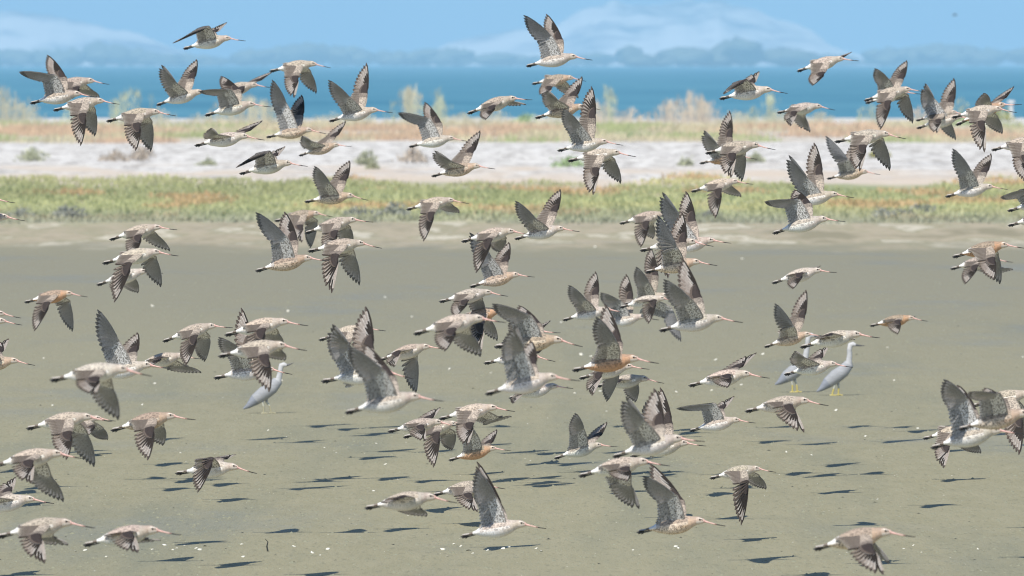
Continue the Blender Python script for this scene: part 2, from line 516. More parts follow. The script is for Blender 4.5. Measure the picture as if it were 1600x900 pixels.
# pale post on the beach at the right
def post():
    b = at(1580, 188, 420)
    z0 = ground_z(b.x, 420)
    top = at(1580, 157, 420).z
    N = NT('bleached_timber')
    N.l(N.ramp(N.noise(N.mapping(N.obj(), (8, 8, 1.5)), 1, 4), [(.3, (.6, .6, .58)), (.7, (.78, .78, .76))]), N.b.inputs['Base Color'])
    root = empty('post', (b.x, 420, z0))
    props(root, 'pale upright post with a wider cap on the beach at the right', 'post')
    def prism(name, r0, r1, z0, z1, n=10):
        v = []; f = []
        for z, r in ((z0, r0), (z1, r1)):
            for i in range(n):
                a = 2 * math.pi * i / n
                v.append((math.cos(a) * r, math.sin(a) * r, z))
        for i in range(n): f.append((i, (i + 1) % n, n + (i + 1) % n, n + i))
        v += [(0, 0, z1 + .01)]
        f += [(n + i, n + (i + 1) % n, 2 * n, 2 * n) for i in range(n)]
        me = bpy.data.meshes.new(name)
        me.from_pydata(v, [], [q if q[2] != q[3] else q[:3] for q in f]); me.materials.append(N.m)
        link(name, me, root)
    H = top - z0
    prism('shaft', .08, .07, -.3, H - .08)
    prism('cap', .15, .13, H - .08, H)
post()

# ------------------------------------------------------------------ small things on the mud
def ico(name, jag, squash, mat, seed, sub=1):
    import bmesh
    bm = bmesh.new()
    bmesh.ops.create_icosphere(bm, subdivisions=sub, radius=1)
    R = random.Random(seed)
    for v in bm.verts:
        v.co *= 1 + R.uniform(-jag, jag)
        v.co.z *= squash
    me = bpy.data.meshes.new(name); bm.to_mesh(me); bm.free()
    me.materials.append(mat)
    for p in me.polygons: p.use_smooth = True
    return me

def scallop(name, mat):
    """a bivalve half lying open side down: ribbed dome"""
    n, m = 26, 6
    v, f = [(0, -.9, .05)], []
    for j in range(1, m + 1):
        t = j / m
        for i in range(n):
            a = math.pi * (i / (n - 1)) * 1.5 - math.pi * .25
            r = t * (1 + .035 * math.cos(i * math.pi))
            v.append((math.cos(a) * r, -.9 + (math.sin(a) * .8 + .9) * r, .45 * math.sin(math.pi * min(1, (1 - t) * .5 + .0) ) * (1 if t < 1 else 0) + (0.0 if t == 1 else .02 * math.cos(i * math.pi))))
    for i in range(n - 1): f.append((0, 1 + i, 2 + i))
    for j in range(m - 1):
        for i in range(n - 1):
            a = 1 + j * n + i
            f.append((a, a + n, a + n + 1, a + 1))
    me = bpy.data.meshes.new(name); me.from_pydata(v, [], f); me.materials.append(mat)
    for p in me.polygons: p.use_smooth = True
    me.update()
    return me

N = NT('shell_white')
N.l(N.ramp(N.noise(N.mapping(N.obj(), (2, 2, 2)), 1, 4), [(.3, (.62, .58, .42)), (.6, (.8, .79, .72))]), N.b.inputs['Base Color'])
N.b.inputs['Roughness'].default_value = .5
SH = N.m
shell_me = [scallop('shell', SH), ico('shell', .22, .6, SH, 4, 2), ico('shell', .3, .8, SH, 9, 2)]
SHELLS = [(118, 862, 5), (133, 861, 8), (166, 871, 6), (238, 859, 6), (257, 853, 9), (270, 860, 6), (276, 857, 5), (306, 858, 7), (312, 860, 8), (320, 854, 7),
 (378, 852, 7), (380, 871, 7), (270, 873, 5), (459, 855, 8), (488, 865, 8), (500, 868, 5), (512, 859, 8), (692, 860, 10), (699, 870, 6), (709, 851, 6), (720, 855, 7),
 (732, 861, 9), (739, 866, 6), (762, 861, 6), (786, 858, 9), (795, 856, 8), (838, 858, 6), (846, 862, 7), (1056, 855, 8), (1060, 858, 6), (989, 860, 5),
 (588, 694, 5), (507, 700, 4), (602, 726, 7), (584, 768, 6), (282, 708, 4), (382, 708, 4), (952, 719, 5), (1306, 642, 7), (1352, 682, 6), (1434, 670, 6),
 (908, 555, 8), (923, 557, 6), (1118, 563, 7), (1112, 611, 7), (1057, 613, 7), (938, 612, 6), (898, 615, 6), (948, 643, 5), (1158, 602, 6),
 (450, 487, 6), (602, 465, 6), (644, 496, 6), (702, 578, 7), (767, 583, 6), (419, 673, 5), (242, 600, 6), (222, 633, 6), (238, 479, 8), (82, 634, 5),
 (68, 560, 5), (1387, 544, 5), (1397, 595, 4), (1598, 558, 5), (1160, 405, 6), (930, 387, 6), (1035, 387, 4), (1192, 554, 7), (440, 595, 6), (877, 504, 7), (1268, 712, 5), (1229, 707, 5), (1351, 687, 4), (1427, 853, 5), (1528, 859, 5), (1412, 858, 5), (1440, 864, 4)]
def shell_cell(u, v):
    for lim, w in ((90, 'at the left edge'), (330, 'on the left'), (620, 'left of centre'), (860, 'at the centre'), (1100, 'right of centre'), (1420, 'on the right'), (9999, 'by the right edge')):
        if u < lim: break
    for lv, r in ((520, 'the upper mud'), (690, 'the mud between the birds'), (790, 'the shadowed lower mud'), (9999, 'the bottom strip of mud')):
        if v < lv: break
    return r, w
ORD = ['leftmost', 'second', 'third', 'fourth', 'fifth', 'sixth', 'seventh', 'eighth', 'ninth', 'tenth', 'eleventh', 'twelfth', 'thirteenth', 'fourteenth']
cells = {}
for u, v, wp in sorted(SHELLS): cells.setdefault(shell_cell(u, v), []).append((u, v))
for i, (u, v, wp) in enumerate(SHELLS):
    p = ground_at(u, v)
    r = wp / F * p.y / 2 * .82
    o = link('seashell', shell_me[i % 3])
    o.location = (p.x, p.y, r * .2)
    o.scale = (r, r * 1.1, r * .9)
    o.rotation_euler = (random.uniform(-.3, .9), random.uniform(-.3, .3), random.uniform(0, 6.28))
    row, wher = shell_cell(u, v)
    same = cells[(row, wher)]
    k = same.index((u, v))
    which = 'the only' if len(same) == 1 else (ORD[k] if k == 0 else ORD[k] + ' from left')
    props(o, 'whitish seashell, %s on %s %s' % (which, row, wher), 'seashell', 'seashells scattered over the mud')

def stuff_lumps(name, n, mat, y0, y1, r0, r1, squash):
    base = [(0, 0, 1), (1, 0, 0), (0, 1, 0), (-1, 0, 0), (0, -1, 0)]
    bf = [(0, 1, 2), (0, 2, 3), (0, 3, 4), (0, 4, 1)]
    b = np.array(base, float)
    ys = y0 * (y1 / y0) ** rng.random(n)
    xs = rng.uniform(-1, 1, n) * (ys * W0 / 2 / F + 1.2)
    r = r0 * (r1 / r0) ** (rng.random(n) ** 1.6)
    an = rng.uniform(0, 6.28, n)
    v = np.zeros((n, 5, 3))
    for k in range(5):
        j = rng.uniform(.6, 1.4, n)
        bx, by, bz = b[k]
        v[:, k, 0] = xs + (bx * np.cos(an) - by * np.sin(an)) * r * j * 1.6
        v[:, k, 1] = ys + (bx * np.sin(an) + by * np.cos(an)) * r * j
        v[:, k, 2] = bz * r * squash * j - .001
    f = (np.arange(n)[:, None, None] * 5 + np.array(bf)[None]).reshape(-1, 3)
    return props(link(name, np_mesh(name, v.reshape(-1, 3), f, mat)), kind='stuff')
N = NT('mud_cast'); N.b.inputs['Base Color'].default_value = (.26, .26, .18, 1); N.b.inputs['Roughness'].default_value = .8
stuff_lumps('worm_casts', 26000, N.m, 52, 130, .003, .011, .9)
stuff_lumps('shell_fragments', 2600, SH, 52, 150, .002, .006, .5)
N = NT('dark_debris'); N.b.inputs['Base Color'].default_value = (.04, .04, .03, 1)
stuff_lumps('weed_scraps', 700, N.m, 52, 110, .003, .010, .6)

def twig(u, v, hpx, lab):
    p = ground_at(u, v)
    h = hpx / F * p.y
    root_v, f = [], []
    pts = [Vector((0, 0, -.01)), Vector((-.1 * h, 0, .4 * h)), Vector((-.02 * h, .05 * h, .75 * h)), Vector((-.25 * h, 0, h))]
    for j, q in enumerate(pts):
        r = .005 * (1 - j * .22)
        for k in range(6):
            a = k * math.pi / 3
            root_v.append((q.x + math.cos(a) * r, q.y + math.sin(a) * r, q.z))
    for j in range(3):
        for k in range(6):
            a = j * 6 + k; b = j * 6 + (k + 1) % 6
            f.append((a, b, b + 6, a + 6))
    o = link('twig', np_mesh('twig', root_v, f, N.m, smooth=True))
    o.location = (p.x, p.y, 0)
    props(o, lab, 'twig', 'dark twigs standing in the mud')
twig(419, 862, 20, 'dark bent twig sticking out of the mud, left one at the bottom')
BIRDS = """
286 75 384 64 | 327 38 271 67 | 335 44 350 33 | n | 0 | highest at the top left, above the blue horizon
47 160 151 152 | 88 113 32 110 | 104 105 72 84 | n | 3 | topmost at the far left, over the blue sea
70 138 171 132 | 127 137 118 152 | 142 139 153 151 | n | -3 | half hidden behind the topmost far left bird
83 171 187 163 | 136 180 130 226 | 150 174 146 212 | n | 5 | just below the two overlapping far left sea birds
166 188 275 181 | 221 195 216 233 | 239 192 234 236 | n | 0 | over the white beach line at the upper left
244 163 340 146 | 277 129 253 101 | 308 110 306 91 | n | 0 | with one foot dangling in front of the sea, upper left
320 179 423 167 | 360 135 313 140 | 376 126 344 117 | n | 4 | its blurred near wing swept back, over the left sea
330 147 425 137 | 384 136 374 152 | 413 124 425 110 | n | -3 | hidden behind a swept-back bird over the left sea
421 110 517 106 | 467 122 459 151 | 487 112 494 145 | n | 0 | right under the horizon, left of centre
416 213 510 209 | 447 157 427 123 | 478 168 471 147 | b | 2 | mottled belly, over the left tan grass strip
304 226 414 219 | 341 210 330 198 | 395 203 409 187 | w | 0 | low against the left tan grass, far wing reaching forward
374 270 481 260 | 423 233 371 260 | 430 238 441 228 | n | 0 | in front of the left part of the white shell bank
467 242 550 229 | 487 220 471 211 | 532 207 540 188 | b | -2 | brownish one low over the tan grass, left of centre
514 188 614 176 | 547 150 515 123 | 578 130 573 97 | n | 0 | alone above the beach line, left of centre
639 228 732 221 | 670 180 622 174 | 692 178 664 158 | w | 0 | white-bellied, alone on the middle of the tan grass strip
730 176 832 156 | 774 166 759 185 | 803 155 820 163 | n | 0 | alone over the sea just left of the picture centre
822 102 926 94 | 861 51 819 22 | 882 46 855 20 | w | 0 | topmost of all, crossing the horizon at the centre
831 130 916 127 | 862 138 848 152 | 892 135 905 152 | b | -2 | upper one of the knot right of centre below the horizon
836 183 938 171 | 872 156 852 140 | 907 141 911 118 | b | 0 | buff-breasted, middle one of the knot right of centre
871 234 974 227 | 907 192 879 167 | 934 163 926 134 | n | 3 | streaky spread far wing, over the grass right of centre
887 250 994 245 | 936 266 924 302 | 964 250 972 286 | n | -1 | wholly over the shell bank right of centre
1124 153 1231 146 | 1165 122 1130 145 | 1178 124 1186 110 | w | 0 | alone over the sea on the right, wing arched back
1245 110 1342 95 | 1288 116 1268 132 | 1323 89 1335 79 | n | 0 | touching the horizon at the upper right
1214 175 1305 172 | 1243 176 1231 195 | 1259 183 1266 206 | w | 0 | small one with thin wing tips hanging over the right beach
1350 156 1446 143 | 1391 160 1374 201 | 1424 149 1430 192 | n | 3 | left of the upper right group, long near wing
1352 160 1440 147 | 1389 122 1365 105 | 1421 112 1420 93 | n | -4 | body hidden behind the left bird of the upper right group
1431 187 1515 180 | 1469 188 1459 206 | 1486 188 1497 218 | n | 3 | middle of the upper right group, folded near wing
1432 199 1526 186 | 1457 150 1441 130 | 1498 147 1494 121 | n | -3 | behind the middle bird of the upper right group
1487 182 1589 176 | 1537 192 1533 236 | 1563 182 1571 208 | n | 3 | streaked back, rightmost front bird of the upper right group
1493 194 1597 163 | 1546 157 1533 143 | 1582 148 1589 133 | o | -3 | rusty-headed, behind the rightmost of the upper right group
1304 220 1416 217 | 1352 230 1338 265 | 1385 218 1395 266 | n | 2 | over the right tan grass, far wing hanging to the bank
1292 278 1376 273 | 1325 247 1290 211 | 1338 246 1341 215 | b | -2 | mottled belly, at the edge of the right green marsh
1228 318 1335 309 | 1260 275 1229 242 | 1288 255 1275 222 | n | -1 | upper of the two stacked over the right green marsh
1207 363 1321 346 | 1247 306 1193 312 | 1271 303 1244 295 | w | 3 | lower of the two stacked over the right green marsh
1477 306 1575 296 | 1517 264 1487 230 | 1552 258 1553 239 | w | 0 | alone against the far right green marsh
1549 233 1655 225 | 1606 245 1597 280 | 1620 240 1622 276 | n | 0 | cut by the right edge above the shell bank
1574 328 1682 318 | 1602 290 1560 305 | 1640 286 1635 262 | n | 0 | only its tail and swept wing inside the right edge
1575 351 1682 342 | 1630 352 1625 376 | 1645 350 1650 375 | n | 0 | only its tail tip inside the right edge, marsh foot
1488 400 1603 388 | 1554 404 1549 434 | 1564 398 1568 444 | o | 3 | peach-necked, front one of the pair at the right mud edge
1485 419 1583 410 | 1527 415 1505 441 | 1566 420 1587 421 | n | -3 | lower, behind the peach-necked one at the right mud edge
1206 441 1308 426 | 1254 426 1237 448 | 1278 419 1286 415 | w | 0 | small, alone on the mud below the right marsh
171 373 277 359 | 223 368 211 400 | 244 364 264 392 | n | 0 | dark shaded wing, at the left shoreline of the mud
160 410 279 400 | 206 413 182 470 | 246 402 250 449 | w | 3 | middle of the left stack of three at the mud edge
151 444 255 427 | 195 432 187 456 | 212 436 213 458 | w | -2 | lowest, behind the left stack at the mud edge
635 326 733 318 | 679 334 663 375 | 709 320 718 332 | n | 0 | alone over the central green marsh
399 422 515 408 | 449 365 402 329 | 468 360 444 330 | b | 3 | mottled orange belly, lower left of the group at the marsh foot
429 344 521 339 | 474 354 471 376 | 499 346 485 388 | b | -4 | topmost of the group at the left marsh foot
476 363 583 347 | 529 362 515 396 | 550 356 550 386 | n | -1 | second from top of the group at the left marsh foot
481 391 597 388 | 529 400 517 455 | 556 399 562 446 | n | 3 | rightmost of the group at the left marsh foot, long wings down
476 314 576 313 | 517 285 494 257 | 547 271 546 250 | b | 0 | above the group at the left marsh foot
674 274 774 264 | 707 252 678 234 | 746 228 751 203 | b | 0 | buff-breasted in front of the central shell bank
804 372 906 362 | 838 341 806 311 | 878 317 877 295 | w | 2 | white flank, over the marsh foot at the centre
721 376 830 367 | 769 374 745 424 | 794 374 780 394 | n | -1 | behind the raised wing of the mottled centre bird
734 447 836 433 | 769 400 735 361 | 798 398 796 378 | b | 3 | mottled orange belly, centre, its bill over bare mud
686 470 794 463 | 732 470 712 492 | 756 468 757 500 | w | -1 | dark shaded near wing, below the mottled centre bird
705 503 812 490 | 755 508 749 548 | 769 501 778 533 | o | -1 | rusty-headed, behind the large pink-billed one at the centre
646 520 791 504 | 713 514 697 543 | 738 522 752 558 | w | 3 | large, bright pink bill, front of the central flock
773 540 911 542 | 828 486 770 470 | 847 494 812 477 | b | 1 | largest barred underwing, right of the centre
772 541 876 520 | 822 512 800 492 | 852 513 861 501 | n | -5 | mostly hidden, dark far wing tip behind the barred underwing
756 566 868 565 | 812 548 792 522 | 850 552 853 541 | n | -3 | mostly hidden, pink bill under the barred underwing bird
758 614 907 595 | 817 540 801 505 | 839 559 831 533 | w | 5 | big white-bellied front bird below the barred underwing one
795 621 896 607 | 818 610 799 627 | 840 600 838 580 | w | 0 | only white breast showing under the big white-bellied one
968 348 1065 340 | 1014 347 1001 384 | 1023 352 1022 373 | n | -2 | pale back, left of the tall cluster at the marsh foot
1033 393 1143 380 | 1061 335 1032 300 | 1086 327 1074 298 | n | -1 | highest of the tall cluster right of centre
1000 390 1115 385 | 1045 380 1040 432 | 1062 384 1057 420 | n | -3 | body mostly hidden in the middle of the tall cluster
1008 424 1121 415 | 1058 384 1028 334 | 1076 362 1068 331 | b | 3 | mottled orange belly in the tall cluster right of centre
879 499 978 488 | 917 467 889 442 | 938 448 932 424 | w | 0 | leftmost of the row on the mud right of centre
935 508 1030 500 | 969 466 938 454 | 993 452 980 428 | w | -2 | second from left of the row, belly under another tail
975 474 1065 466 | 1015 440 994 414 | 1033 412 1018 386 | n | -4 | only its two upright wings showing above the row
968 479 1062 471 | 1027 468 1013 503 | 1055 482 1066 534 | w | 1 | fan-shaped near wing hanging down in the row
1030 515 1161 504 | 1080 464 1037 432 | 1097 447 1067 402 | w | 5 | large front bird at the right end of the row
894 577 1030 568 | 966 532 932 490 | 977 522 947 475 | o | 3 | bright orange belly, right of centre
905 590 1015 577 | 939 582 922 614 | 971 582 950 629 | n | -1 | hidden behind the bright orange bellied bird
931 602 1038 599 | 970 593 950 600 | 1000 601 995 630 | n | -2 | small, just under the bright orange bellied bird
1076 601 1203 591 | 1141 584 1135 600 | 1164 572 1182 552 | n | 0 | alone right of the orange bellied bird, streaky far wing up
1077 672 1181 661 | 1116 625 1056 635 | 1130 630 1147 620 | w | 0 | near wing swept far back, below right of the orange bird
866 715 965 698 | 913 667 899 641 | 947 677 950 660 | w | 0 | left of the large pair on the lower mud
957 712 1102 690 | 1006 654 974 615 | 1043 652 1025 608 | w | 3 | large front one of the pair on the lower mud
985 712 1104 697 | 1020 660 1005 625 | 1054 645 1034 606 | n | -3 | behind the large front one of the lower mud pair
904 742 1047 728 | 984 729 980 744 | 988 761 997 798 | n | 0 | feet spread apart, dark wing hanging over bird shadows
995 830 1134 822 | 1057 767 1005 738 | 1070 765 1018 725 | b | 0 | peachy bellied, lowest at the right of centre
1109 746 1213 738 | 1170 752 1159 819 | 1190 744 1200 766 | n | 0 | scaly back and long pointed wing, lower right
1164 641 1295 634 | 1238 632 1251 670 | 1246 642 1243 664 | n | 0 | right of centre below the two grey herons
1194 541 1290 525 | 1240 507 1210 471 | 1266 483 1262 453 | b | 0 | wings high, left of the tall standing heron
1250 541 1375 528 | 1300 520 1277 524 | 1325 529 1337 532 | w | 2 | white breast in front of the tall heron's head
1225 584 1333 574 | 1256 557 1237 545 | 1286 556 1295 541 | w | 1 | flying in front of the two right-hand herons
1359 508 1450 502 | 1406 500 1400 519 | 1431 497 1435 494 | o | 0 | smallest, rusty breast, alone over the right mud
1454 698 1600 678 | 1510 615 1472 587 | 1527 622 1502 602 | w | 0 | long grey upright wing, left of the right edge cluster
1442 684 1545 676 | 1482 698 1469 727 | 1525 690 1537 709 | n | -4 | brown back, lowest left in the right edge cluster
1497 669 1642 652 | 1560 608 1510 606 | 1572 611 1545 607 | b | 4 | front of the right edge cluster, dark bent wing tip
1513 634 1642 622 | 1598 650 1590 706 | 1612 650 1615 690 | n | -2 | cut by the right edge behind the cluster's front bird
38 471 137 464 | 79 474 57 515 | 111 472 112 519 | o | 0 | rusty breast, alone on the far left mud
-85 326 24 317 | -40 330 -60 360 | -30 330 -25 360 | n | 0 | only a pink bill tip at the left edge over the marsh
-70 352 39 345 | -25 358 -45 390 | -15 358 -10 390 | n | 0 | head and bill entering at the left marsh foot
-75 501 33 497 | -25 505 -45 540 | -20 505 -15 540 | n | -3 | pale bill only, upper of two at the left edge
-75 514 35 508 | -25 480 -55 450 | -20 480 -35 450 | n | 0 | dark-tipped bill only, lower of two at the left edge
-58 575 55 571 | -10 545 -30 520 | 0 545 6 530 | b | 0 | peach head entering from the left edge, middle height
78 592 238 588 | 158 590 150 609 | 176 607 182 658 | w | 3 | large, rounded near wing, left side of the mud
140 590 267 576 | 185 527 156 480 | 216 540 212 520 | w | 0 | tall barred wing raised behind the large left bird
205 573 315 561 | 255 557 238 568 | 287 571 313 583 | n | -3 | behind the raised barred wing on the left mud
254 532 364 512 | 311 524 293 568 | 330 528 318 566 | n | 0 | scaly back, left of the crowded trio on the left mud
351 522 482 509 | 417 514 400 560 | 437 522 441 546 | n | 0 | uppermost of the crowded left trio
341 555 480 548 | 422 555 425 607 | 443 548 444 564 | n | 4 | front of the crowded left trio, spread streaky wing
334 589 457 585 | 383 545 345 522 | 395 525 377 481 | w | -2 | white belly, lowest of the crowded left trio
498 530 603 517 | 548 538 535 575 | 575 525 580 560 | n | -4 | half hidden at the upper left of the central left cluster
502 594 647 592 | 545 535 518 504 | 586 525 572 479 | w | -1 | black and white fanned far wing, central left cluster
590 562 698 545 | 624 548 614 570 | 653 560 650 617 | n | -2 | rightmost of the central left cluster, pale bill
539 643 694 627 | 600 572 546 535 | 615 570 567 536 | w | 4 | very large and pale, front of the central left cluster
606 673 717 666 | 663 664 663 684 | 678 653 685 638 | n | 2 | barred tail, left of the trio below the pale large bird
630 682 742 666 | 688 675 679 726 | 715 677 706 705 | n | -3 | middle of the trio below the large pale bird
686 653 805 643 | 740 663 728 691 | 783 654 800 652 | n | 3 | upper right of the trio below the large pale bird
701 718 799 704 | 745 674 724 652 | 776 690 777 672 | o | 0 | orange mottled belly and dark bill, over bird shadows
570 792 715 786 | 635 773 606 778 | 658 797 667 810 | w | 2 | gliding low, lower centre, wings seen edge on
676 772 790 764 | 737 771 744 794 | 750 778 752 790 | n | 0 | head hidden behind a raised wing, lower centre
720 837 854 826 | 775 770 745 728 | 786 784 747 722 | w | 3 | tall raised wings, lowest at the centre
1271 856 1431 839 | 1362 850 1372 889 | 1368 848 1391 885 | b | 0 | large sandy one, alone at the bottom right
-15 727 132 717 | 54 719 51 748 | 80 747 96 786 | n | 0 | cut by the left edge, long dark far wing
-45 796 85 787 | -10 775 -25 758 | 10 765 16 748 | w | 0 | half outside the left edge, second from the bottom
-5 837 149 825 | 66 835 72 872 | 82 842 97 856 | n | 0 | bottom left corner, touching the left edge
130 850 284 836 | 210 829 217 855 | 225 845 243 849 | n | 0 | low over white shells at the bottom left
274 738 402 740 | 335 712 313 764 | 352 713 363 712 | w | 0 | barred underwing cupped down, among left bird shadows
41 668 176 659 | 115 676 110 712 | 138 678 145 731 | n | 3 | lower left, tail above a long bird shadow
85 667 181 658 | 152 664 143 675 | 164 670 166 688 | n | -3 | mostly hidden behind the lower left bird's head
173 671 306 656 | 243 668 236 713 | 257 667 252 698 | b | 0 | spotted back and tail, lower left
1093 254 1183 249 | 1120 224 1097 203 | 1147 197 1142 172 | o | 2 | rusty belly, front of the pair over the right shell bank
1102 238 1212 234 | 1148 242 1138 275 | 1167 242 1162 283 | n | -3 | behind the rusty one over the right shell bank
1080 298 1177 288 | 1127 296 1117 339 | 1146 291 1161 307 | n | 0 | below the pair over the right shell bank
"""

# ------------------------------------------------------------------ godwits
def feather_material():
    N = NT('plumage')
    col = N.attr('Col'); pat = N.attr('pat', 'Fac')
    vo = N.n('ShaderNodeTexVoronoi'); vo.feature = 'DISTANCE_TO_EDGE'; vo.inputs['Scale'].default_value = 105
    N.l(N.mapping(N.obj(), (.55, 1, 1)), vo.inputs['Vector'])
    edge = N.ramp(vo.outputs['Distance'], [(.05, (1.85, 1.8, 1.7)), (.2, (.60, .58, .56))])
    bn = N.noise(N.mapping(N.obj(), (185, 70, 130)), 1.0, 2, .6)
    bc = N.ramp(bn, [(.41, (.28, .26, .24)), (.52, (1.12, 1.12, 1.12))])
    one = N.mix(N.math('MINIMUM', N.math('MAXIMUM', pat, 0.0), 1.0), (1, 1, 1), edge)       # pat 0..1: pale feather edges
    neg = N.math('MULTIPLY', N.math('MINIMUM', pat, 0.0), -1.0)                              # pat -1..0: dark barring
    two = N.mix(neg, (1, 1, 1), bc)
    c = N.mix(1.0, N.mix(1.0, col, one, 'MULTIPLY'), two, 'MULTIPLY')
    fine = N.ramp(N.noise(N.obj(), 160, 2), [(.3, (.86, .86, .86)), (.7, (1.12, 1.12, 1.12))])
    c = N.mix(1.0, c, fine, 'MULTIPLY')
    N.l(c, N.b.inputs['Base Color'])
    N.b.inputs['Roughness'].default_value = .75
    N.b.inputs['Specular IOR Level'].default_value = .25
    tr = N.n('ShaderNodeBsdfTranslucent'); N.l(c, tr.inputs[0])
    mx = N.n('ShaderNodeMixShader')
    N.l(N.math('MULTIPLY', N.attr('thin', 'Fac'), .62), mx.inputs[0])
    N.l(N.b.outputs[0], mx.inputs[1]); N.l(tr.outputs[0], mx.inputs[2]); N.l(mx.outputs[0], N.out.inputs[0])
    return N.m
PLUME = feather_material()

def A(*v): return np.array(v, dtype=float)
def nrm(v): return v / (np.linalg.norm(v) + 1e-9)
def slerp(a, b, t):
    d = float(np.clip(np.dot(a, b), -1, 1)); w = math.acos(d)
    if w < 1e-3: return a
    if w > 3.0: b = nrm(b + A(0, 0, .4)); return slerp(a, b, t)
    return (math.sin((1 - t) * w) * a + math.sin(t * w) * b) / math.sin(w)

class Mesh:
    def __init__(s): s.v, s.f, s.c, s.p, s.t, s.n = [], [], [], [], [], 0
    def vert(s, p): s.v.append(p); s.n += 1; return s.n - 1
    def quad(s, a, b, c, d, col, pat=0.0, thin=0.0):
        s.f.append((a, b, c, d)); s.c.append(col); s.p.append(pat); s.t.append(thin)

STY = {  # breast, belly, back, head, mottling on the belly
    'n': dict(breast=(.56, .49, .41), belly=(.88, .87, .84), back=(.385, .33, .275), head=(.46, .38, .31), mot=-.08),
    'w': dict(breast=(.63, .57, .50), belly=(.88, .87, .85), back=(.41, .36, .31), head=(.48, .41, .34), mot=-.04),
    'b': dict(breast=(.60, .44, .31), belly=(.76, .65, .53), back=(.31, .25, .20), head=(.48, .36, .27), mot=-.6),
    'o': dict(breast=(.62, .35, .20), belly=(.64, .40, .24), back=(.30, .235, .18), head=(.52, .34, .22), mot=-.3),
}
BODY_T = [.02, .06, .10, .14, .18, .22, .26, .30, .35, .40, .45, .50, .54, .58, .61, .64, .67, .69, .71, .73, .75, .765]
RT_X = [0, .02, .10, .14, .18, .26, .34, .42, .50, .56, .60, .635, .665, .695, .72, .745, .768]
RT_H = [.010, .012, .016, .023, .035, .067, .093, .107, .104, .091, .076, .060, .051, .049, .043, .032, .018]
CZ_X = [0, .1, .2, .3, .45, .58, .66, .70, .74, .77, 1.0]
CZ_Z = [.004, .012, .024, .036, .048, .062, .080, .083, .076, .070, 0]

def body_part(M, L, st, rnd):
    n = 18
    prev = None
    L40 = L
    for k, t in enumerate(BODY_T):
        h = float(np.interp(t, RT_X, RT_H)) * L40
        cz = float(np.interp(t, CZ_X, CZ_Z)) * L40
        w = h * (.92 if t > .3 else 1.0)
        if t < .2: w = h * 1.6; h *= .8
        ring = []
        for i in range(n):
            a = 2 * math.pi * i / n          # 0 = top
            zz = math.cos(a); yy = math.sin(a)
            if zz < 0: zz *= 1.02
            ring.append(M.vert(A((t - .45) * L40, yy * w, cz + zz * h * (.92 if zz > 0 else 1.0))))
        if prev:
            tm = (t + BODY_T[k - 1]) / 2
            for i in range(n):
                am = 2 * math.pi * (i + .5) / n
                zm = math.cos(am)
                col, pat = body_col(tm, zm, st, rnd)
                M.quad(prev[i], prev[(i + 1) % n], ring[(i + 1) % n], ring[i], col, pat)
        prev = ring
    # closing caps
    return

def mixc(a, b, t): t = min(max(t, 0), 1); return tuple(x * (1 - t) + y * t for x, y in zip(a, b))

def body_col(t, z, st, rnd):
    br, be, ba, he = st['breast'], st['belly'], st['back'], st['head']
    if t < .16:
        return ((.22, .18, .15) if int(t * 60) % 2 else (.50, .46, .41)), 0.0 if z > -.4 else 0
    if t < .27 and z > -.1: return mixc((.78, .77, .74), ba, (t - .2) / .07), .15
    if t > .66:          # head
        if t > .755: return (.75, .50, .42), 0
        if z > .82: return mixc(he, ba, .55), 0
        if .62 < z <= .9 and t > .68: return (.74, .66, .56), 0
        if .3 < z <= .62 and t > .70: return (.16, .11, .08), 0
        if z < -.2: return (.72, .64, .55), 0
        return mixc(he, (.72, .64, .55), .25), 0
    if t > .56:          # neck
        k = (t - .56) / .1
        c = mixc(br, he, k)
        if z > .45: c = mixc(c, ba, .45)
        if z < -.55: c = mixc(c, be, .35)
        return c, .12
    # trunk
    if z > .12: return ba, .55
    if z > -.02: return mixc(be, ba, .55), .6
    k = (t - .38) / .16
    c = mixc(be, br, k if z > -.5 else k * .6)
    if z > -.35: return c, max(st['mot'] * 1.6 - (.28 if z > .0 or t < .42 else .12), -1)
    return c, st['mot']

def tail_part(M, L, st, rnd):
    # fan of ten barred tail feathers
    base = A((.17 - .45) * L, 0, .020 * L)
    ln = .155 * L
    spread = .30
    for i in range(8):
        q = (i - 3.5) / 3.5
        d = nrm(A(-1, q * spread, -.10 - .10 * abs(q)))
        s = nrm(np.cross(d, A(0, 0, 1)))
        up = A(0, 0, 1)
        wd = .014 * L / .4 * .5
        last = None
        for j, t in enumerate((0, .25, .5, .75, 1)):
            ww = wd * (.6, 1, 1.1, 1.0, .4)[j]
            c = base + d * ln * t + up * (-.0006 * i + .002)
            row = [M.vert(c - s * ww), M.vert(c + s * ww), M.vert(c - s * ww - up * .0015), M.vert(c + s * ww - up * .0015)]
            if last:
                col = (.46, .42, .37) if j % 2 else (.16, .13, .11)
                M.quad(last[0], last[1], row[1], row[0], col, 0, .3)
                M.quad(last[2], row[2], row[3], last[3], mixc(col, (.6, .6, .58), .5), 0, .3)
            last = row

